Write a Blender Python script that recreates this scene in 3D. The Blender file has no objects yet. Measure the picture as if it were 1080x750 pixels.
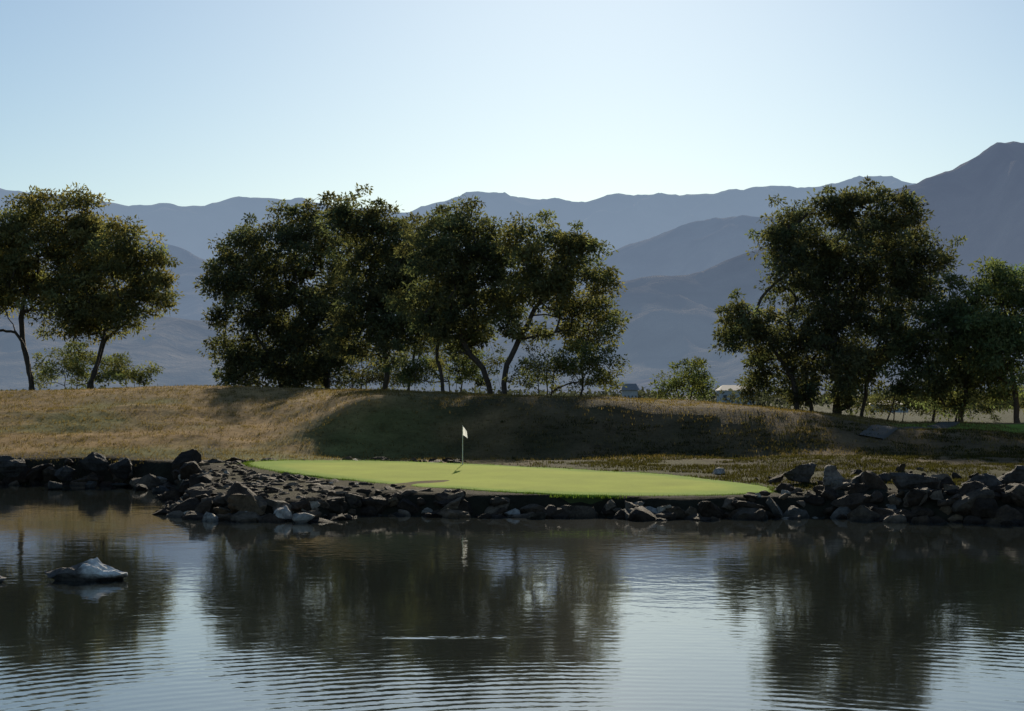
import bpy, math, random
import numpy as np
from mathutils import Vector, noise as mn
random.seed(7); rng=np.random.default_rng(7)
F=1900.0; H=5.0
def X(u,d): return (u-540)/F*d
def Z(v,d): return H-(v-415)/F*d
scene=bpy.context.scene
scene.view_settings.view_transform='Standard'; scene.view_settings.look='None'; scene.view_settings.exposure=0

# ---------------- materials ----------------
def mat(name):
    m=bpy.data.materials.new(name); m.use_nodes=True
    nt=m.node_tree; nt.nodes.clear()
    return m,nt,nt.nodes.new('ShaderNodeOutputMaterial')
def nd(nt,t,**k):
    n=nt.nodes.new(t)
    for a,b in k.items(): setattr(n,a,b)
    return n
def L(nt,a,b): nt.links.new(a,b)
def noise(nt,vec,scale,detail=4,rough=.55):
    n=nd(nt,'ShaderNodeTexNoise'); n.inputs['Scale'].default_value=scale; n.inputs['Detail'].default_value=detail; n.inputs['Roughness'].default_value=rough
    if vec: L(nt,vec,n.inputs['Vector'])
    return n
def maprange(nt,src,a,b,c,d):
    n=nd(nt,'ShaderNodeMapRange'); L(nt,src,n.inputs['Value'])
    for k,v in zip(('From Min','From Max','To Min','To Max'),(a,b,c,d)): n.inputs[k].default_value=v
    return n.outputs['Result']
def math_(nt,op,a,b):
    n=nd(nt,'ShaderNodeMath',operation=op)
    for i,s in enumerate((a,b)):
        if isinstance(s,(int,float)): n.inputs[i].default_value=s
        else: L(nt,s,n.inputs[i])
    return n.outputs[0]
def vcol_mat(name,rough=.9,n1=1.5,n2=9,amp=(.55,1.5),bscale=6,bdist=.06,spec=.2):
    m,nt,o=mat(name); p=nd(nt,'ShaderNodeBsdfPrincipled'); L(nt,p.outputs[0],o.inputs[0])
    tc=nd(nt,'ShaderNodeTexCoord'); at=nd(nt,'ShaderNodeAttribute',attribute_name='Col')
    a=noise(nt,tc.outputs['Object'],n1,5,.6); b=noise(nt,tc.outputs['Object'],n2,4,.7)
    s=math_(nt,'ADD',math_(nt,'MULTIPLY',a.outputs['Fac'],.6),math_(nt,'MULTIPLY',b.outputs['Fac'],.4))
    f=maprange(nt,s,.32,.68,amp[0],amp[1])
    mx=nd(nt,'ShaderNodeVectorMath',operation='SCALE'); L(nt,at.outputs['Color'],mx.inputs[0]); L(nt,f,mx.inputs['Scale'])
    L(nt,mx.outputs[0],p.inputs['Base Color'])
    p.inputs['Roughness'].default_value=rough; p.inputs['Specular IOR Level'].default_value=spec
    c=noise(nt,tc.outputs['Object'],bscale,5,.7)
    bp=nd(nt,'ShaderNodeBump'); bp.inputs['Strength'].default_value=1; bp.inputs['Distance'].default_value=bdist
    L(nt,c.outputs['Fac'],bp.inputs['Height']); L(nt,bp.outputs[0],p.inputs['Normal'])
    return m
M_ground=vcol_mat('ground_grass',n1=.5,n2=5,bscale=4,bdist=.09,amp=(.5,1.55),spec=.05,rough=1)
M_rock=vcol_mat('rock',rough=.85,n1=2.0,n2=9,bscale=5,bdist=.14,spec=.15,amp=(.3,1.85))
M_green=vcol_mat('putting_grass',n1=.35,n2=14,amp=(.8,1.2),bscale=30,bdist=.01,spec=.05,rough=1)
def leaf_mat():
    m,nt,o=mat('leaves'); at=nd(nt,'ShaderNodeAttribute',attribute_name='Col')
    d=nd(nt,'ShaderNodeBsdfDiffuse'); t=nd(nt,'ShaderNodeBsdfTranslucent'); mx=nd(nt,'ShaderNodeMixShader')
    L(nt,at.outputs['Color'],d.inputs['Color'])
    sc=nd(nt,'ShaderNodeVectorMath',operation='MULTIPLY'); L(nt,at.outputs['Color'],sc.inputs[0]); sc.inputs[1].default_value=(1.45,1.5,.85)
    L(nt,sc.outputs[0],t.inputs['Color'])
    mx.inputs[0].default_value=.46; L(nt,d.outputs[0],mx.inputs[1]); L(nt,t.outputs[0],mx.inputs[2]); L(nt,mx.outputs[0],o.inputs[0])
    return m
M_leaf=leaf_mat(); M_bark=vcol_mat('bark',n1=3,n2=15,bscale=12,bdist=.03)
def simple(name,col,rough=.7):
    m,nt,o=mat(name); p=nd(nt,'ShaderNodeBsdfPrincipled'); L(nt,p.outputs[0],o.inputs[0])
    tc=nd(nt,'ShaderNodeTexCoord'); a=noise(nt,tc.outputs['Object'],3,4)
    f=maprange(nt,a.outputs['Fac'],.3,.7,.85,1.1)
    mx=nd(nt,'ShaderNodeVectorMath',operation='SCALE'); mx.inputs[0].default_value=col; L(nt,f,mx.inputs['Scale'])
    L(nt,mx.outputs[0],p.inputs['Base Color']); p.inputs['Roughness'].default_value=rough
    return m

# ---------------- mesh helper ----------------
def make_mesh(name,verts,faces_groups,cols=None,mats=(),smooth=False):
    me=bpy.data.meshes.new(name); verts=np.asarray(verts,np.float32)
    me.vertices.add(len(verts)); me.vertices.foreach_set('co',verts.ravel())
    li=[];st=[];mi=[];sm=[];off=0
    for fa,m,s in faces_groups:
        fa=np.asarray(fa,np.int32)
        if len(fa)==0: continue
        k=fa.shape[1]; li.append(fa.ravel()); st.append(off+np.arange(len(fa))*k); off+=len(fa)*k
        mi.append(np.full(len(fa),m)); sm.append(np.full(len(fa),s))
    li=np.concatenate(li);st=np.concatenate(st)
    me.loops.add(len(li)); me.loops.foreach_set('vertex_index',li.astype(np.int32))
    me.polygons.add(len(st)); me.polygons.foreach_set('loop_start',st.astype(np.int32))
    me.polygons.foreach_set('material_index',np.concatenate(mi).astype(np.int32))
    me.update(calc_edges=True)
    me.polygons.foreach_set('use_smooth',np.concatenate(sm).astype(bool))
    if cols is not None:
        a=me.color_attributes.new('Col','FLOAT_COLOR','POINT')
        c=np.ones((len(verts),4),np.float32); c[:,:3]=cols; a.data.foreach_set('color',c.ravel())
    for m in mats: me.materials.append(m)
    me.validate()
    ob=bpy.data.objects.new(name,me); scene.collection.objects.link(ob)
    return ob
def grid_faces(nx,ny):
    i=np.arange(ny-1)[:,None]*nx+np.arange(nx-1)[None,:]
    return np.stack([i,i+1,i+nx+1,i+nx],-1).reshape(-1,4)

# ---------------- terrain ----------------
SH=np.array([(-400,97),(-60,97),(-28,99),(-22.9,99),(-18,94),(-15.2,82),(-13.4,73.5),(-10.4,70.6),(-7.8,70.8),(-5.5,74.2),(-.8,73),(3.1,73),(6,71.6),(9.8,72),(13,73),(15.6,70.6),(19.7,69.3),(40,66),(80,60),(400,50)],float)
def fb(x,y,s,seed=0.):
    return mn.fractal(Vector((x*s+seed,y*s-seed*.7,seed)),1.0,2.0,3)
def shore(x): return float(np.interp(x,SH[:,0],SH[:,1]))
def sdist(x,y):
    m=(shore(x+.5)-shore(x-.5))
    return (y-shore(x))/math.sqrt(1+m*m)+.45*fb(x,y,.5,3.1)
RX=[-200,-60,-37,-23.6,-9.7,-2.8,7,18,25,28.5,37,60,200]; RZ=[4.5,5,5.3,5.45,5.2,4.95,4.7,4.05,3.4,2.9,2.8,3.4,4]
FX=[-30,-14,0,12,20,60]; FY=[101,99,96,92,86,84]
def sm(t): t=min(1,max(0,t)); return t*t*(3-2*t)
def land(x,y):
    base=min(1.35,max(.7,-1.62+.0325*y)) if y<140 else 1.35
    if x>12: base+=.25*sm((x-12)/6)
    foot=float(np.interp(x,FX,FY)); zr=float(np.interp(x*132/max(y,60) if y>60 else x,RX,RZ))
    t=(y-foot)/(132-foot)
    S=.35*sm(t)+.65*min(1,max(0,t))
    k=sm((x+15+.12*(y-105)+1.5*fb(x,y,.08,3))/7)*sm((36-x)/10)
    c0=101.5+2.2*fb(x,0,.07,12)-3.5*sm((x-6)/10)
    S2=.08*min(1,max(0,t))+.92*(.5*sm((y-c0)/8.5)+.5*min(1,max(0,(y-c0)/8.5)))
    S=S*(1-k)+S2*k
    z=base+(zr-base)*S
    if y>foot: z+= (.45*fb(x,y,.06,9)+.10*fb(x,y,.35,5))*min(1,(y-foot)/8)*(1 if y<120 else .4)
    if x>11 and y<foot+8: z+=.22*fb(x,y,.16,21)*sm((x-11)/3)
    if y>132:
        z-= .5*sm((y-132)/14)
        f=sm((y-170)/200); z=z*(1-f)+1.6*f
    return z
def height(x,y):
    s=sdist(x,y)
    zb=-.35+s*.3
    out=max(abs(x)-95,0)*.25; near=max(6-y,0)*.5
    if s<=0: z=max(-1.6,zb)
    else:
        w=1.6
        l=land(x,y); t=min(1,s/w); z=-.35+(l+.35)*(t*t*(3-2*t))
    if y<shore(x):
        z=max(z,min(3.3,-1.6+out)); z=max(z,min(3.35,-1.6+near))
    return z
def axis(a,b,st,lo,hi,g=1.16):
    v=list(np.arange(a,b+1e-6,st)); s=st;p=b
    while p<hi: s*=g; p+=s; v.append(p)
    s=st;p=a;w=[]
    while p>lo: s*=g;p-=s;w.append(p)
    return np.array(w[::-1]+v)
xs=axis(-44,44,.4,-14000,14000); ys=axis(66,150,.45,-60,16000)
V=np.zeros((len(ys),len(xs),3),np.float32); C=np.zeros((len(ys),len(xs),3),np.float32)
def mixc(a,b,t): return [a[i]*(1-t)+b[i]*t for i in range(3)]
DRY=(.37,.23,.095); DRY2=(.22,.15,.065); GRN=(.16,.165,.05); DIRT=(.032,.027,.017); SHADE_OLV=(.062,.055,.024); SHADE_BRN=(.125,.088,.05); FAIR=(.24,.33,.05)
for j,y in enumerate(ys):
    for i,x in enumerate(xs):
        z=height(x,y); V[j,i]=(x,y,z)
        n=fb(x,y,.09,2); n2=fb(x,y,.3,6)
        c=mixc(DRY,DRY2,min(1,max(0,.5+n+.6*n2)))
        c=mixc(c,SHADE_BRN,.85*sm((x+6+3*n)/10)*sm((124-y)/8))  # shadow on the centre and right slope, painted into the grass colour
        foot=float(np.interp(x,FX,FY))
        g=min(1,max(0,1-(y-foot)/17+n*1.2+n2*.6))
        c=mixc(c,GRN if x<-10 else (mixc(GRN,SHADE_OLV,(x+10)/8) if x<-2 else SHADE_OLV),.75*g)  # right of centre the foot strip goes dark olive: grass with painted-in shade
        if x>-2: c=mixc(c,mixc((.040,.034,.018),(.066,.066,.024),min(1,max(0,.5+2.0*n2+n))),.9*sm((x+2)/6)*sm((foot+7-y)/5))  # mottled brown-olive grass, also darkened to paint shade where sun still reaches
        s=sdist(x,y)
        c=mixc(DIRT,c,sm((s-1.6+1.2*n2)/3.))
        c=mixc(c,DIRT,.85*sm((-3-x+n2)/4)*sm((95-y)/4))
        e=((x-33)/7.5)**2+((y-122)/6.5)**2
        c=mixc(c,FAIR,.9*sm((1.25-e+.4*n2)*2))
        if y>136: c=mixc(c,(.055,.06,.028),sm((y-136)/10))
        if y>400: c=mixc(c,(.06,.06,.045),sm((y-400)/400))
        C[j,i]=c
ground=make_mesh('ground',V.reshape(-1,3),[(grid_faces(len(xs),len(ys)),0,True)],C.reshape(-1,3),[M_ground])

# cart path winding up the slope on the right
M_path=vcol_mat('path_concrete',n1=.8,n2=6,amp=(.7,1.25),bscale=15,bdist=.01)
pp=[(20.4,102.5),(22.4,107),(25.5,114),(29.5,123),(32,132),(33,142)]
pc=[]
for i in range(len(pp)-1):
    a,b,c_,d_=[np.array(pp[min(max(i+k,0),len(pp)-1)],float) for k in(-1,0,1,2)]
    for k in range(14):
        t=k/14; pc.append(.5*((2*b)+(-a+c_)*t+(2*a-5*b+4*c_-d_)*t*t+(-a+3*b-3*c_+d_)*t**3))
pc=np.array(pc); tg_=np.gradient(pc,axis=0); tg_/=np.linalg.norm(tg_,axis=1)[:,None]
pv=[]
for q,t in zip(pc,tg_):
    for w_ in (-.72,-.68,-.35,0,.35,.68,.72):
        a=q[0]-t[1]*w_; b=q[1]+t[0]*w_; pv.append((a,b,height(a,b)+(.08 if abs(w_)<.7 else -.05)))
make_mesh('cart_path',pv,[(grid_faces(7,len(pc)),0,True)],np.tile((.12,.105,.085),(len(pv),1)),[M_path])

# ---------------- putting green ----------------
def dg(v): return 6.5875/(.0325+(v-415)/F)
out=[(262,488.5),(285,486),(320,485),(400,485.5),(480,488.5),(560,492),(640,496.5),(700,500),(760,506),(800,511),(815,515.5),(806,519),(740,521.5),(650,522),(580,520.5),(520,517.5),(430,511.5),(380,507),(330,502),(285,495.5)]
P=[(X(u,dg(v)),dg(v)) for u,v in out]
def cr(P,n):
    R=[];N=len(P)
    for i in range(N):
        a,b,c,d=[np.array(P[(i+k)%N]) for k in(-1,0,1,2)]
        for k in range(n):
            t=k/n; R.append(.5*((2*b)+(-a+c)*t+(2*a-5*b+4*c-d)*t*t+(-a+3*b-3*c+d)*t**3))
    return np.array(R)
loop=cr(P,10); loop=loop+np.array([[.12*fb(p[0],p[1],.9,1),.25*fb(p[0],p[1],.7,8)] for p in loop]); cen=loop.mean(0)
def gz(x,y): return -1.5875+.0325*y+.05*fb(x,y,.12,4)
vs=[];cs=[];rings=[0,.15,.3,.45,.6,.72,.82,.9,.95,.985,1.0,1.01,1.03]
n=len(loop)
for r in rings:
    for p in loop:
        q=cen+(p-cen)*r; z=gz(*q)
        if r>1.0: z-=.12 if r<1.02 else .6
        elif r==1.0: z-=.03
        vs.append((q[0],q[1],z))
        k=sm((r-.80+.05*fb(q[0],q[1],.5,2))/.1)
        cs.append(mixc((.40,.46,.055),(.24,.36,.03),k) if r<=1.0 else (.06,.07,.025))
fa=[]
for k in range(len(rings)-1):
    for i in range(n): fa.append((k*n+i,k*n+(i+1)%n,(k+1)*n+(i+1)%n,(k+1)*n+i))
green=make_mesh('putting_green',vs,[(fa,0,True)],np.array(cs),[M_green])
def inside(x,y):
    c=False;N=len(loop);j=N-1
    for i in range(0,N):
        if (loop[i][1]>y)!=(loop[j][1]>y) and x<(loop[j][0]-loop[i][0])*(y-loop[i][1])/(loop[j][1]-loop[i][1])+loop[i][0]: c=not c
        j=i
    return c
def grass_tufts(name,pts,hgt,col,per=14,w=.02):
    p=np.repeat(np.array(pts),per,0); N=len(p)
    p[:,:2]+=rng.normal(0,.15,(N,2)); h=hgt*rng.uniform(.5,1.3,N)
    a=rng.uniform(0,2*np.pi,N)
    tip=p+np.stack([np.cos(a)*h*.5,np.sin(a)*h*.5,h],1)
    s=np.stack([-np.sin(a)*w,np.cos(a)*w,0*a],1)
    v=np.stack([p-s,p+s,tip],1).reshape(-1,3); f=np.arange(3*N).reshape(-1,3)
    c=np.repeat(np.array(col)[None]*rng.uniform(.5,1.5,(N,1)),3,0)
    return make_mesh(name,v,[(f,0,False)],c,[M_leaf])
# ---------------- rocks ----------------
def ico(sub):
    import bmesh
    b=bmesh.new(); bmesh.ops.create_icosphere(b,subdivisions=sub,radius=1)
    v=np.array([x.co[:] for x in b.verts]); f=np.array([[q.index for q in p.verts] for p in b.faces]); b.free(); return v,f
I2=ico(3);I3=ico(4)
def rock_shape(base,seed,planes=11):
    r=np.random.default_rng(seed); v=base.copy()
    for k in range(planes):
        nrm=r.normal(size=3); nrm/=np.linalg.norm(nrm); c=r.uniform(.38,.8)
        d=v@nrm; m=d>c; v[m]-=nrm*(d[m]-c)[:,None]*.98
    ph=r.uniform(0,9,3)
    for f_,a_ in ((3,.07),(8,.035),(15,.02)):
        v*= (1+a_*(np.sin(v[:,[0]]*f_+ph[0])*np.cos(v[:,[1]]*f_*1.3+ph[1])+np.sin(v[:,[2]]*f_*1.7+ph[2])))
    return v/np.abs(v).max(0)
shapes=[rock_shape(I2[0],s) for s in range(30)]
def rot(a,b,c):
    ca,sa=math.cos(a),math.sin(a);cb,sb=math.cos(b),math.sin(b);cc,sc=math.cos(c),math.sin(c)
    return np.array([[ca,-sa,0],[sa,ca,0],[0,0,1]])@np.array([[cb,0,sb],[0,1,0],[-sb,0,cb]])@np.array([[1,0,0],[0,cc,-sc],[0,sc,cc]])
RV=[];RF=[];RC=[];ro=0
def add_rock(x,y,z,sx,sy,sz,col,ztop=None,tilt=.28):
    global ro
    if col[0]>.2 and sx>.55: col=[q*.33 for q in col]
    v=shapes[random.randrange(30)]*np.array([sx,sy,sz])
    v=v@rot(random.uniform(0,6.28),random.gauss(0,tilt),random.gauss(0,tilt)).T+np.array([x,y,z])
    if ztop is not None:
        e=v[:,2].max()-ztop
        if e>0: v[:,2]-=e
    wet=np.clip((v[:,2]-.02)/.12,0,1)[:,None]*.6+.4
    RV.append(v);RF.append(I2[1]+ro);RC.append(np.array(col)[None]*wet);ro+=len(v)
def rcol():
    k=random.random(); t=random.uniform(.5,1.35)
    b=(.062,.042,.028) if k<.60 else ((.13,.096,.066) if k<.84 else ((.12,.08,.046) if k<.92 else (.38,.32,.25)))
    return [q*t for q in b]
def top_lim(x):
    if -9.5<x<11: return gz(x,75)-random.uniform(-.02,.22)
    return None
x=-75.
while x<46:
    m=abs(shore(x+.5)-shore(x-.5)); ln=math.sqrt(1+m*m)
    left=x<-18; right=x>11
    rows=3 if (left or not right) else 4
    for r in range(rows):
        s=[-.2,.45,1.05,1.7][r]+random.uniform(-.45,.35)
        if random.random()<(.08 if r<2 else .2): continue
        sz=min(.85,random.lognormvariate(-1.0,.48))*(1.12 if right else 1)*(.9 if r>1 else 1)
        xx=x+random.uniform(-.5,.5)
        mm=shore(xx+.5)-shore(xx-.5); yy=shore(xx)+s/ math.sqrt(1+mm*mm); xx2=xx-s*mm/math.sqrt(1+mm*mm)
        zz=max(height(xx2,yy),-.2)
        add_rock(xx2,yy,zz+sz*.12,sz*random.uniform(1,1.6),sz,sz*random.uniform(.55,1.0),rcol(),top_lim(xx2))
    x+=.54/ln
for k in range(3200):
    if random.random()<.62: xx=random.uniform(-18,-2); yy=random.uniform(71,97)
    else: xx=random.uniform(9,42); yy=random.uniform(68,84)
    s=sdist(xx,yy)
    if s<.5: continue
    if xx>9 and (random.random()<.35 or (s>4.5 and random.random()<.85)): continue
    if xx<9 and yy>90 and random.random()<.7: continue
    if xx<9 and random.random()<.3: continue
    near=any((loop[q][0]-xx)**2+(loop[q][1]-yy)**2<.35 for q in range(0,n,2))
    if inside(xx,yy) or near: continue
    sz=min(.75,random.lognormvariate(-1.35,.55))
    add_rock(xx,yy,height(xx,yy)+sz*.08,sz*1.3,sz,sz*.7,rcol(),(gz(xx,yy)+random.uniform(-.05,.14) if xx<9 else None))
for u,v,w,h,cl in [(222,546,30,12,.38),(262,545,24,14,.32),(296,546,36,18,.40),(320,548,20,12,.36),(205,540,24,10,.3),(410,538,26,14,.33),(445,536,26,15,.19),(480,538,26,14,.38),(600,540,24,12,.3),(540,541,20,10,.33),(690,543,22,12,.3),(1000,545,36,18,.36),(1045,546,30,14,.32),(945,543,36,20,.18),(352,528,30,18,.19),(1018,520,34,22,.18),(96,512,16,9,.06),(58,513,20,9,.06),(150,514,16,8,.06),(170,517,22,10,.07),(128,511,18,8,.05)]:
    d=9500/(v+3-415); r=w/F*d/2
    if cl>.2: r=min(r,.45)
    add_rock(X(u,d),d,h/F*d*.25,r*1.2,r*.9,h/F*d*.7,(cl,cl*.90,cl*.77),None,.1)
rocks=make_mesh('rock_shoreline',np.concatenate(RV),[(np.concatenate(RF),0,False)],np.concatenate(RC),[M_rock])
def boulder(name,x,y,z,s,seed,col,peak=None):
    v=rock_shape(I3[0],seed,14)*np.array(s)
    c=np.tile(np.array(col),(len(v),1))
    if peak is not None:
        f=.42+.66*np.exp(-((v[:,0]-peak)/(.38*s[0]))**2)+.10*np.exp(-((v[:,0]+.5*s[0])/(.2*s[0]))**2)
        v[:,2]*=f
        nz=np.array([mn.fractal(Vector(q)*2.6,.8,2,5) for q in v]); v[:,2]+=.10*nz
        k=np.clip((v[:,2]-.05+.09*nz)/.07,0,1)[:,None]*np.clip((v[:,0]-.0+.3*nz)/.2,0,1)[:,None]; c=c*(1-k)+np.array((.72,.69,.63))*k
    wet=(np.clip((v[:,2]+z-.02)/.1,0,1)*.6+.4)[:,None]
    ob=make_mesh(name,v,[(I3[1],0,False)],c*wet,[M_rock]); ob.location=(x,y,z); return ob
boulder('pond_rock',X(89,48.5),48.5,.04,(1.22,.6,.53),8,(.15,.13,.11),peak=.25)
boulder('pond_rock',X(-6,48),48,.0,(.4,.3,.16),5,(.2,.18,.16))
for u,v,w,h,cl,d in [(100,480,34,27,.05,97.5),(131,485,28,24,.05,97),(70,493,24,16,.07,98),(12,486,34,20,.07,98),(756,495,16,14,.34,86),(846,495,34,20,.08,80),(878,498,22,22,.2,77),(908,504,34,20,.09,76),(965,508,52,34,.08,74),(1040,505,46,30,.08,73),(1070,500,40,26,.07,76),(930,500,30,22,.07,78),(232,498,30,14,.07,88)]:
    boulder('boulder',X(u,d),d,Z(v+h*.15,d)-.1,(w/F*d/2*1.15,w/F*d/2,h/F*d*.62),int(u),(cl,cl*.85,cl*.72))

pts=[]
for k in range(16000):
    xx=random.uniform(-48,34); yy=random.uniform(98,136); pts.append((xx,yy,height(xx,yy)-.02))
grass_tufts('dry_grass_tufts',pts,.15,(.16,.115,.05),6)
pts=[]
for k in range(20000):
    xx=random.uniform(-1,46); yy=random.uniform(76,106)
    if sdist(xx,yy)<3.2 or inside(xx,yy): continue
    if fb(xx,yy,.25,17)<-.15 or random.random()>(xx+1)/9: continue
    pts.append((xx,yy,height(xx,yy)-.02))
grass_tufts('rough_grass',pts,.13,(.052,.047,.018),7,.025)
pts=[]
for k in range(500):
    p=loop[random.randrange(n)]; q=cen+(p-cen)*random.uniform(1.0,1.012); pts.append((q[0],q[1],gz(*q)-.12))
grass_tufts('green_fringe_grass',pts,.16,(.10,.15,.03),14)

# ---------------- water ----------------
def water_mat():
    m,nt,o=mat('water'); p=nd(nt,'ShaderNodeBsdfPrincipled'); L(nt,p.outputs[0],o.inputs[0])
    p.inputs['Base Color'].default_value=(.028,.033,.028,1); p.inputs['Roughness'].default_value=.04; p.inputs['IOR'].default_value=1.75
    tc=nd(nt,'ShaderNodeTexCoord'); oc=tc.outputs['Object']
    a=noise(nt,oc,1.8,3,.5); b=noise(nt,oc,.12,2,.5); a2=noise(nt,oc,.5,2,.5)
    sx=nd(nt,'ShaderNodeSeparateXYZ'); L(nt,oc,sx.inputs[0])
    def rings(cx,cy,scale,dist=1.5):
        mp=nd(nt,'ShaderNodeMapping'); mp.inputs['Location'].default_value=(-cx,-cy,0); L(nt,oc,mp.inputs['Vector'])
        w=nd(nt,'ShaderNodeTexWave',wave_type='RINGS',rings_direction='Z',wave_profile='SIN'); L(nt,mp.outputs[0],w.inputs['Vector'])
        w.inputs['Scale'].default_value=scale; w.inputs['Distortion'].default_value=dist; w.inputs['Detail'].default_value=2; w.inputs['Detail Scale'].default_value=.35
        return w.outputs['Fac']
    r1=rings(1.5,20,.7,6)
    near=maprange(nt,sx.outputs['Y'],26,44,1,0.0)
    patch=maprange(nt,b.outputs['Fac'],.4,.62,.3,1)
    h=math_(nt,'MULTIPLY',math_(nt,'MULTIPLY',a.outputs['Fac'],patch),1.9)
    h=math_(nt,'ADD',h,math_(nt,'MULTIPLY',a2.outputs['Fac'],1.2))
    h=math_(nt,'ADD',h,math_(nt,'MULTIPLY',math_(nt,'MULTIPLY',math_(nt,'MULTIPLY',r1,near),patch),.7))
    vm=nd(nt,'ShaderNodeVectorMath',operation='MULTIPLY_ADD'); L(nt,oc,vm.inputs[0]); vm.inputs[1].default_value=(.5,2.8,0); vm.inputs[2].default_value=(.7,-2.8*37.2,0)
    ln=nd(nt,'ShaderNodeVectorMath',operation='LENGTH'); L(nt,vm.outputs[0],ln.inputs[0])
    k=maprange(nt,ln.outputs['Value'],.1,1.1,1,0)
    a3=noise(nt,oc,3.2,2,.5)
    h=math_(nt,'ADD',h,math_(nt,'MULTIPLY',math_(nt,'MULTIPLY',a3.outputs['Fac'],k),3.))
    bp=nd(nt,'ShaderNodeBump'); bp.inputs['Strength'].default_value=1; bp.inputs['Distance'].default_value=.004
    L(nt,h,bp.inputs['Height']); L(nt,bp.outputs[0],p.inputs['Normal'])
    return m
wx=np.linspace(-110,110,45); wy=np.linspace(-2,104,30)
wv=[(a,b,0) for b in wy for a in wx]
make_mesh('water',wv,[(grid_faces(45,30),0,True)],None,[water_mat()])

# ---------------- trees ----------------
def tree(name,d,trunks,lobes,col=(.055,.065,.026),dens=1.,leaf=.40,cr_=.95,seed=1,rk=.0145,var=.5,per=92,grow=1.07):
    r=np.random.default_rng(seed)
    nodes=[];par=[]
    def addp(pt,p): nodes.append(np.array(pt,float)); par.append(p); return len(nodes)-1
    for tr in trunks:
        yo=r.normal(0,.8)
        u0,v0=tr[0]; gx=X(u0,d); gzv=height(gx,d+yo)
        pts=[np.array((gx,d+yo,gzv-.15))]
        for q in tr[1:]: pts.append(np.array((X(q[0],d),d+yo+r.normal(0,.4),Z(q[1],d))))
        p=addp(pts[0],-1)
        for a,b in zip(pts[:-1],pts[1:]):
            k=max(2,int(np.linalg.norm(b-a)/.7))
            for s in range(1,k+1):
                t=s/k; p=addp(a+(b-a)*t+r.normal(0,.06,3),p)
    lob=[];cl=[];cz=[]
    for (u,v,R_) in lobes:
        Rm=R_/F*d*grow; c=np.array((X(u,d),d+r.normal(0,1.6),Z(v,d))); lob.append((c,Rm))
    for c,Rm in lob:
        k=max(6,int(7.6*Rm**2*dens*((150/d)**2 if d>160 else 1)))
        for q in range(k):
            di=r.normal(size=3); di/=np.linalg.norm(di); rr=r.uniform(.1,1.)**.5*r.uniform(.8,1.12)
            if r.uniform()<.09: rr=r.uniform(1.1,1.38)
            p=c+di*Rm*rr*np.array((1.,1.05,.92))
            if mn.noise(Vector(p)*.6*150/d)>.32: continue
            g=height(p[0],p[1])
            if p[2]<g+.3: p[2]=g+r.uniform(.3,.8)
            cl.append(p); cz.append(r.uniform(.6,1.3)*(1 if rr<1.05 else .55)*max(1,d/150))
    root=nodes[0]
    lead=[c for c,_ in lob]; lead.sort(key=lambda c:np.linalg.norm(c-root))
    order=np.argsort([np.linalg.norm(c-root) for c in cl]); clp=[cl[i] for i in order]; cz=np.array(cz)[order]
    cap=np.zeros((200000,3)); cnt_=[0]
    def connect(p,jit):
        for q in range(cnt_[0],len(nodes)): cap[q]=nodes[q]
        cnt_[0]=len(nodes); N=cap[:cnt_[0]]
        dd=np.linalg.norm(N-p,axis=1)+ 1.5*np.maximum(0,N[:,2]-p[2]); i=int(dd.argmin())
        a=nodes[i]; D=np.linalg.norm(p-a); k=max(1,int(D/.8)); q=i
        bow=r.normal(0,.08,3)*D; bow[2]+=.1*D
        for s in range(1,k+1):
            t=s/k; q=addp(a+(p-a)*t+bow*math.sin(math.pi*t)+(r.normal(0,jit,3) if s<k else 0),q)
        return q
    for c in lead: connect(c,.1)
    ends=[connect(p,.07) for p in clp]
    N=len(nodes); cnt=np.zeros(N)
    for e in ends: cnt[e]+=1
    for i in range(N-1,-1,-1):
        if par[i]>=0: cnt[par[i]]+=cnt[i]
    radn=rk*np.sqrt(np.maximum(cnt,.6)); Np=np.array(nodes)
    for i in range(N):
        if par[i]<0: radn[i]*=1.35
    K=5; vv=[];ff=[];o=0
    ang=np.arange(K)/K*2*np.pi
    for i in range(N):
        if par[i]<0: continue
        a=Np[par[i]];b=Np[i]; t=b-a; l=np.linalg.norm(t)
        if l<1e-4: continue
        t/=l; s=np.cross(t,(0,1,0.01)); s/=np.linalg.norm(s)+1e-9; w=np.cross(t,s)
        ring=np.cos(ang)[:,None]*s+np.sin(ang)[:,None]*w
        ra=min(radn[par[i]],radn[i]*1.5)
        vv.append(a-t*ra*.2+ring*ra); vv.append(b+ring*radn[i])
        for k in range(K): ff.append((o+k,o+(k+1)%K,o+K+(k+1)%K,o+K+k))
        o+=2*K
    wv=np.concatenate(vv); wc=np.tile(np.array((.075,.06,.048)),(len(wv),1))
    cp=np.array(clp); M=len(cp)*per
    cen_=np.repeat(cp,per,0); crad=np.repeat(cz*cr_,per)
    di=r.normal(size=(M,3)); di/=np.linalg.norm(di,axis=1)[:,None]
    rr=(r.uniform(0,1,M)**.5)*crad
    pos=cen_+di*rr[:,None]*np.array((1.15,1.15,.62)); pos[:,2]-=.15*(rr**2)
    ld=di+r.normal(0,.8,(M,3)); ld[:,2]-=.25; ld/=np.linalg.norm(ld,axis=1)[:,None]
    sd=np.cross(ld,r.normal(size=(M,3))); sd/=np.linalg.norm(sd,axis=1)[:,None]
    ll=(leaf*max(1,d/150)*r.uniform(.4,1.15,M))[:,None]; ww=ll*.20
    v=np.stack([pos,pos+ld*ll*.5+sd*ww,pos+ld*ll,pos+ld*ll*.5-sd*ww],1).reshape(-1,3)
    cc=np.repeat(r.uniform(1-var,1+var,(len(cp),1)),per,0)*r.uniform(.75,1.25,(M,1))
    hue=np.repeat(r.uniform(-1,1,(len(cp),1)),per,0)
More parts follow.
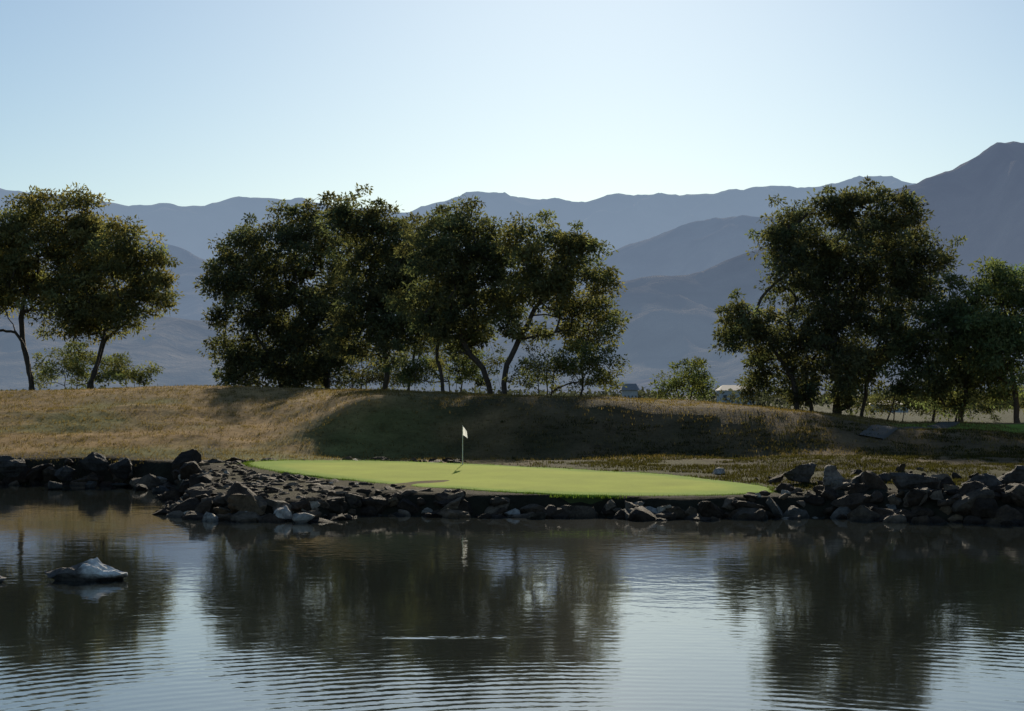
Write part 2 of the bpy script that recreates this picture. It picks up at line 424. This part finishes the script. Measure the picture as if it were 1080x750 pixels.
    colr=np.array(col)[None]*cc*np.concatenate([1+.14*hue,1+0*hue,1-.1*hue],1)
    lc=np.repeat(colr,4,0)
    lf=np.arange(4*M).reshape(-1,4)+len(wv)
    return make_mesh(name,np.concatenate([wv,v]),[(np.array(ff),0,True),(lf,1,False)],np.concatenate([wc,lc]),[M_bark,M_leaf])
OL=(.175,.165,.078); DK=(.115,.118,.066)
tree('mesquite_tree',202,[[(36,406),(24,365),(20,335),(30,300)],[(36,406),(30,370),(8,330)]],[(45,228,34),(85,222,26),(10,235,32),(40,265,38),(-5,285,42),(75,262,34),(-45,255,45),(20,300,36),(-40,320,34),(95,250,26),(50,300,30)],OL,seed=11,dens=1.0)
tree('mesquite_tree',198,[[(90,408),(104,372),(112,340),(105,300)],[(90,408),(106,360),(140,330)]],[(125,258,34),(152,276,30),(110,295,36),(158,304,28),(78,305,32),(128,328,28),(100,322,28),(65,338,22),(90,340,22)],OL,seed=12,dens=1.0)
tree('mesquite_tree',195,[[(345,410),(340,380),(325,340),(300,300)],[(345,410),(352,370),(350,320)],[(300,410),(290,385),(270,350)]],[(310,236,28),(345,243,30),(262,262,28),(288,270,36),(240,290,24),(335,285,38),(262,318,34),(300,325,40),(350,335,32),(245,372,26),(285,368,36),(234,330,14),(320,372,30),(262,393,26),(310,395,22),(228,300,14),(345,372,26)],DK,seed=13,dens=1.1)
tree('mesquite_tree',180,[[(405,411),(408,380),(400,340),(385,290)],[(430,412),(435,385),(440,350)]],[(370,228,24),(395,240,30),(422,262,36),(385,280,36),(425,305,36),(390,325,36),(415,352,30),(372,355,28),(440,285,28),(440,340,24)],DK,seed=14,dens=1.15)
tree('mesquite_tree',153,[[(520,414),(510,390),(490,365),(480,330)],[(470,413),(462,380),(460,340)],[(437,413),(440,385),(448,350)]],[(455,245,28),(485,238,28),(515,252,24),(470,280,36),(508,285,32),(450,318,32),(490,325,34),(470,355,26),(530,275,20),(525,320,22),(500,350,20)],(.12,.125,.068),seed=15,dens=1.1)
tree('mesquite_tree',149,[[(530,415),(534,385),(552,350),(575,310)],[(530,415),(522,380),(512,350)],[(612,413),(614,380),(622,345)]],[(555,262,26),(585,258,26),(612,268,26),(570,295,32),(605,302,30),(636,298,18),(540,310,26),(634,328,20),(590,335,26),(640,350,12),(545,342,20),(615,355,18)],(.145,.145,.072),seed=16,dens=1.05)
tree('mesquite_tree',147,[[(886,437),(885,400),(880,350),(885,300)],[(905,437),(915,390),(930,340)],[(840,432),(836,400),(815,370)],[(855,432),(848,400),(850,360)]],[(845,234,28),(880,220,26),(915,220,26),(950,226,26),(828,258,24),(870,262,38),(915,262,38),(960,260,32),(984,266,22),(828,290,26),(880,305,40),(930,310,38),(970,300,30),(785,332,20),(772,350,18),(808,352,30),(850,350,36),(895,355,38),(940,350,34),(805,385,22),(840,388,28),(880,388,30),(920,385,26),(850,412,18),(892,412,18)],DK,seed=17,dens=1.15)
tree('mesquite_tree',141,[[(1012,447),(1015,410),(1020,370)],[(985,445),(990,400),(985,370)],[(940,440),(955,410),(975,380)]],[(1010,318,28),(985,342,28),(1030,345,30),(1000,375,32),(965,372,28),(1030,388,28),(985,405,26),(955,400,22),(1010,418,20)],(.105,.12,.063),seed=18)
tree('mesquite_tree',137,[[(1072,450),(1070,410),(1062,370)],[(1100,450),(1105,400),(1105,350)]],[(1050,294,24),(1080,300,28),(1062,335,36),(1110,330,34),(1050,370,32),(1090,380,34),(1120,290,26),(1055,402,26),(1140,360,36),(1040,345,28)],(.14,.165,.08),seed=19)
tree('mesquite_tree',160,[[(-190,406),(-185,350),(-180,300)],[(-190,406),(-215,350)]],[(-180,240,45),(-230,270,42),(-140,280,36),(-190,310,40)],OL,seed=20,dens=.5)
tree('mesquite_tree',150,[[(1260,440),(1262,380),(1270,320)],[(1260,440),(1240,370)]],[(1260,250,45),(1300,290,42),(1220,290,40),(1260,330,42),(1210,350,30)],DK,seed=21,dens=.5)
def bush(name,d,lobes,col,seed,**k):
    u,v,_=lobes[0]
    return tree(name,d,[[(u,415),(u+2,v+5)],[(u+6,415),(u+10,v+4)],[(u-6,415),(u-9,v+4)]],lobes,col,seed=seed,cr_=.75,rk=.010,leaf=.28,**k)
BG=(.15,.16,.08)
bush('creosote_bush',208,[(75,382,26),(52,390,20),(100,388,24)],BG,31)
bush('creosote_bush',206,[(140,386,20),(122,392,18),(155,392,13)],BG,32)
bush('creosote_bush',165,[(480,380,28),(452,388,24),(505,388,24),(430,392,18)],(.12,.13,.06),33)
bush('creosote_bush',143,[(575,386,22),(605,383,26),(634,386,22),(553,396,14),(646,398,12)],(.13,.14,.06),34,dens=1.2)
bush('round_shrub',141,[(722,402,20),(702,408,13),(743,406,15),(725,392,14)],(.12,.14,.06),35,dens=1.3)
bush('creosote_bush',150,[(800,403,16),(815,410,14),(788,412,10)],DK,36)
bush('creosote_bush',200,[(380,385,30),(418,388,26),(345,390,26),(310,392,24)],DK,37)
bush('creosote_bush',160,[(945,422,16),(928,430,12),(968,428,16)],DK,38)
bush('creosote_bush',170,[(1000,420,22),(1030,422,22),(1060,420,24),(1095,420,24)],DK,39)
r=np.random.default_rng(5); M=60000
ang=r.uniform(-.6,.6,260); dist=r.uniform(380,700,260); cc=np.stack([ang*dist,dist,1.6+r.uniform(0.,2.6,260)],1)
ce=np.repeat(cc,M//260,0); M=len(ce); pos=ce+r.normal(0,1,(M,3))*np.array((5.5,3,1.1)); pos[:,2]=np.maximum(pos[:,2],1.5)
di=r.normal(size=(M,3)); di/=np.linalg.norm(di,axis=1)[:,None]; sd=np.cross(di,r.normal(size=(M,3))); sd/=np.linalg.norm(sd,axis=1)[:,None]
v=np.stack([pos,pos+di*.6+sd*.35,pos+di*1.2,pos+di*.6-sd*.35],1).reshape(-1,3)
make_mesh('distant_tree_line',v,[(np.arange(4*M).reshape(-1,4),0,False)],np.repeat(np.array((.055,.06,.055))[None]*r.uniform(.6,1.4,(M,1)),4,0),[M_leaf])

# ---------------- houses in the distance ----------------
Mw=simple('white_stucco',(.5,.5,.5)); Mr=simple('roof_tile',(.3,.27,.25)); Mg=simple('window_glass',(.05,.06,.08),.2)
def box(name,par,c,s,m):
    import bmesh
    b=bmesh.new(); bmesh.ops.create_cube(b,size=1)
    for q in b.verts: q.co=(q.co.x*s[0],q.co.y*s[1],q.co.z*s[2])
    me=bpy.data.meshes.new(name); b.to_mesh(me); b.free(); me.materials.append(m)
    o=bpy.data.objects.new(name,me); o.location=c; o.parent=par; scene.collection.objects.link(o); return o
def house(x,y,z,w,dp,h):
    e=bpy.data.objects.new('white_house',None); e.location=(x,y,z); scene.collection.objects.link(e)
    box('walls',e,(0,0,h/2),(w,dp,h),Mw)
    rh=h*.3; a=w/2+.4;b=dp/2+.4
    vs=[(-a,-b,h),(a,-b,h),(a,b,h),(-a,b,h),(-a*.7,0,h+rh),(a*.7,0,h+rh)]
    me=bpy.data.meshes.new('roof'); me.from_pydata(vs,[],[(0,1,5,4),(2,3,4,5),(0,4,3),(1,2,5),(3,2,1,0)]); me.materials.append(Mr)
    o=bpy.data.objects.new('roof',me); o.parent=e; o.location=(0,0,.003); scene.collection.objects.link(o)
    for k in range(4): box('window_%d'%(k+1),e,(-w/2+w*(k+.5)/4,-dp/2-.01,h*.6),(w*.1,.06,h*.3),Mg)
    box('door',e,(w*.02,-dp/2-.02,h*.33),(w*.05,.06,h*.62),Mg)
house(X(664,330),330,1.6,2.6,5,4.0); house(X(776,420),420,1.5,8,8,4.2); house(X(938,300),300,1.2,5,6,2.0)

# ---------------- golf flag ----------------
def flag():
    d=91.5; x=X(488,d); z=gz(x,d)
    e=bpy.data.objects.new('golf_flag',None); e.location=(x,d,z); scene.collection.objects.link(e)
    def cyl(name,r1,r2,z0,z1,m,k=12):
        vs=[(r1*math.cos(t),r1*math.sin(t),z0) for t in np.arange(k)/k*6.2832]+[(r2*math.cos(t),r2*math.sin(t),z1) for t in np.arange(k)/k*6.2832]
        me=bpy.data.meshes.new(name); me.from_pydata(vs,[],[(i,(i+1)%k,k+(i+1)%k,k+i) for i in range(k)]+[tuple(range(k))[::-1],tuple(range(k,2*k))]); me.materials.append(m)
        o=bpy.data.objects.new(name,me); o.parent=e; scene.collection.objects.link(o)
    cyl('pole',.024,.016,-.05,1.95,simple('pole_paint',(.7,.68,.6),.4))
    cyl('pole_cap',.022,.02,1.951,1.98,Mw)
    cyl('hole_cup',.054,.054,.004,.012,Mg)
    nu,nv=16,14; vs=[]
    for j in range(nv):
        for i in range(nu):
            a=i/(nu-1); b=j/(nv-1)
            vs.append((.02+.19*a+.05*b*a, .06*math.sin(a*9+b*2)*a, 1.93-.44*b-.26*a**1.1*(1-.35*b)))
    me=bpy.data.meshes.new('flag_cloth'); me.from_pydata(vs,[],[tuple(q) for q in grid_faces(nu,nv)]); 
    m,nt,o_=mat('flag_fabric'); df=nd(nt,'ShaderNodeBsdfDiffuse'); tr=nd(nt,'ShaderNodeBsdfTranslucent'); mx=nd(nt,'ShaderNodeMixShader')
    for q in(df,tr): q.inputs['Color'].default_value=(.85,.85,.83,1)
    L(nt,df.outputs[0],mx.inputs[1]);L(nt,tr.outputs[0],mx.inputs[2]);mx.inputs[0].default_value=.5;L(nt,mx.outputs[0],o_.inputs[0])
    me.materials.append(m)
    for p in me.polygons:p.use_smooth=True
    o=bpy.data.objects.new('flag_cloth',me); o.parent=e; scene.collection.objects.link(o)
flag()

# ---------------- mountains ----------------
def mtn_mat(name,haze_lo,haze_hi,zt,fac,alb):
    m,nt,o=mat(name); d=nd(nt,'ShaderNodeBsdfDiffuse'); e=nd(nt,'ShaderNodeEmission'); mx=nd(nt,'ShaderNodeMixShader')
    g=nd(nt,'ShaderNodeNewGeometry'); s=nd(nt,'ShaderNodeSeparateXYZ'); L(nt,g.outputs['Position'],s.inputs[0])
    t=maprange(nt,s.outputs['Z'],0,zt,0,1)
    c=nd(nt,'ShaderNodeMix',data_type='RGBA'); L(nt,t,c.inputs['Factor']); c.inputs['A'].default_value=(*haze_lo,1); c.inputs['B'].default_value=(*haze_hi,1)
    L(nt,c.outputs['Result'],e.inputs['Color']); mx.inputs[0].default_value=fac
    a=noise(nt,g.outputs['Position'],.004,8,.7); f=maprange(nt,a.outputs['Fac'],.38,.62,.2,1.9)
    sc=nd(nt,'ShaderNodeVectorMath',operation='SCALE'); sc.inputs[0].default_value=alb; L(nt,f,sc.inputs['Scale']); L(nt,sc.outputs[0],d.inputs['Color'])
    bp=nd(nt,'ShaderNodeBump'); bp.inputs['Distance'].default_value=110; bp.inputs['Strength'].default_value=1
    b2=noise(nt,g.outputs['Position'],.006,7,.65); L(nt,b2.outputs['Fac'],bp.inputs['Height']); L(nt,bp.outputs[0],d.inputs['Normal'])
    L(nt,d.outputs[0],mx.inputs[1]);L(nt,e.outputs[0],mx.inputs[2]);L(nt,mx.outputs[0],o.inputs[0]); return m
def mountain(name,d0,d1,prof,m,seed,amp=1.0,sc=1.):
    pu=[X(p[0],d1) for p in prof]; ph=[Z(p[1],d1) for p in prof]
    xa=axis(X(-150,d1),X(1230,d1),13*d1/8000*1.3,pu[0],pu[-1],1.05); nx=len(xa); V=[]
    ts=np.concatenate([np.linspace(0,1,58),[1.04,1.12,1.25,1.5]])
    for t in ts:
        y=d0+(d1-d0)*t; tt=min(t,1)
        for x_ in xa:
            wob=mn.noise(Vector((x_/900*sc,y/900*sc,seed)))*260
            hh=np.interp(x_+wob*(1-tt),pu,ph)
            rid=1-abs(mn.noise(Vector((x_/480*sc+seed+wob/400,y/1300*sc,seed))))*2
            rid2=1-abs(mn.noise(Vector((x_/170*sc+seed+wob/200,y/330*sc,seed*2))))*2
            z=hh*(tt**1.15)*(1+(amp*(rid-.6)+.35*amp*(rid2-.6))*(1-tt)**.7)
            z+=hh*.024*mn.fractal(Vector((x_/230*sc,y/230*sc,seed)),.8,2.1,5)*min(1,tt*2)
            if t>1: z=hh*(1-(t-1)*1.6)
            V.append((x_,y,z-3))
    return make_mesh(name,np.array(V),[(grid_faces(nx,len(ts)),0,True)],None,[m])
far=[(-2600,300),(-1500,230),(-700,205),(-300,190),(-100,196),(0,200),(40,205),(100,212),(150,217),(180,214),(215,218),(250,210),(285,207),(330,214),(380,220),(425,224),(450,215),(490,208),(520,204),(560,208),(610,211),(650,204),(690,206),(735,205),(770,199),(810,198),(850,197),(880,193),(930,189),(970,192),(1010,196),(1100,205),(1300,190),(1700,220),(2500,260),(3600,330)]
mid=[(-2200,360),(-1200,300),(-600,270),(-200,290),(60,250),(150,248),(190,262),(240,285),(330,300),(450,300),(560,295),(620,275),(660,258),(700,245),(740,236),(780,228),(812,227),(860,235),(920,240),(1000,250),(1200,270),(1600,240),(2400,300),(3400,380)]
low=[(-2200,400),(-1000,350),(-300,350),(100,320),(250,345),(420,340),(560,330),(640,300),(690,288),(740,285),(790,265),(830,250),(900,262),(1000,255),(1300,260),(1800,300),(3000,400)]
near=[(300,414),(600,400),(760,372),(850,330),(895,262),(920,215),(945,198),(965,192),(985,182),(1005,176),(1030,163),(1050,152),(1070,148),(1090,152),(1130,170),(1200,180),(1350,160),(1600,220),(2200,330),(3000,412)]
ALB=(.34,.28,.21)
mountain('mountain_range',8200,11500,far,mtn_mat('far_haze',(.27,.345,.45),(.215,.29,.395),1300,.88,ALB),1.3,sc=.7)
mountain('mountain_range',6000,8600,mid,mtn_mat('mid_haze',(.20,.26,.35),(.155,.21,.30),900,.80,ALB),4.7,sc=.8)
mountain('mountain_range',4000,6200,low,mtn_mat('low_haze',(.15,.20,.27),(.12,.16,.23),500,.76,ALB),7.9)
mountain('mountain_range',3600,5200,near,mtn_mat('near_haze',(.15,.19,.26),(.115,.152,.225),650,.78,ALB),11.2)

# ---------------- light ----------------
AZ=math.radians(3); EL=math.radians(19.5)
w=bpy.data.worlds.new('World'); scene.world=w; w.use_nodes=True; nt=w.node_tree
sky=nt.nodes.new('ShaderNodeTexSky'); sky.sky_type='NISHITA'; sky.sun_disc=False; sky.sun_elevation=EL; sky.sun_rotation=AZ
sky.air_density=1.0; sky.dust_density=.25; sky.ozone_density=1.5
tint=nt.nodes.new('ShaderNodeVectorMath'); tint.operation='MULTIPLY'; tint.inputs[1].default_value=(.86,.98,1.09)
bg=nt.nodes['Background']; nt.links.new(sky.outputs[0],tint.inputs[0]); nt.links.new(tint.outputs[0],bg.inputs[0]); bg.inputs[1].default_value=.075
sd=bpy.data.lights.new('sun','SUN'); sd.energy=5; sd.angle=math.radians(.5); sd.color=(1,.89,.70)
so=bpy.data.objects.new('sun',sd); scene.collection.objects.link(so)
so.rotation_euler=Vector((math.sin(AZ)*math.cos(EL),math.cos(AZ)*math.cos(EL),math.sin(EL))).to_track_quat('Z','Y').to_euler()
cam=bpy.data.cameras.new('camera'); co=bpy.data.objects.new('camera',cam); scene.collection.objects.link(co)
cam.sensor_width=36; cam.lens=36*F/1080; cam.clip_end=60000; cam.clip_start=.5
co.location=(0,0,H); co.rotation_euler=(math.radians(90)+math.atan(40/F),0,0)
scene.camera=co
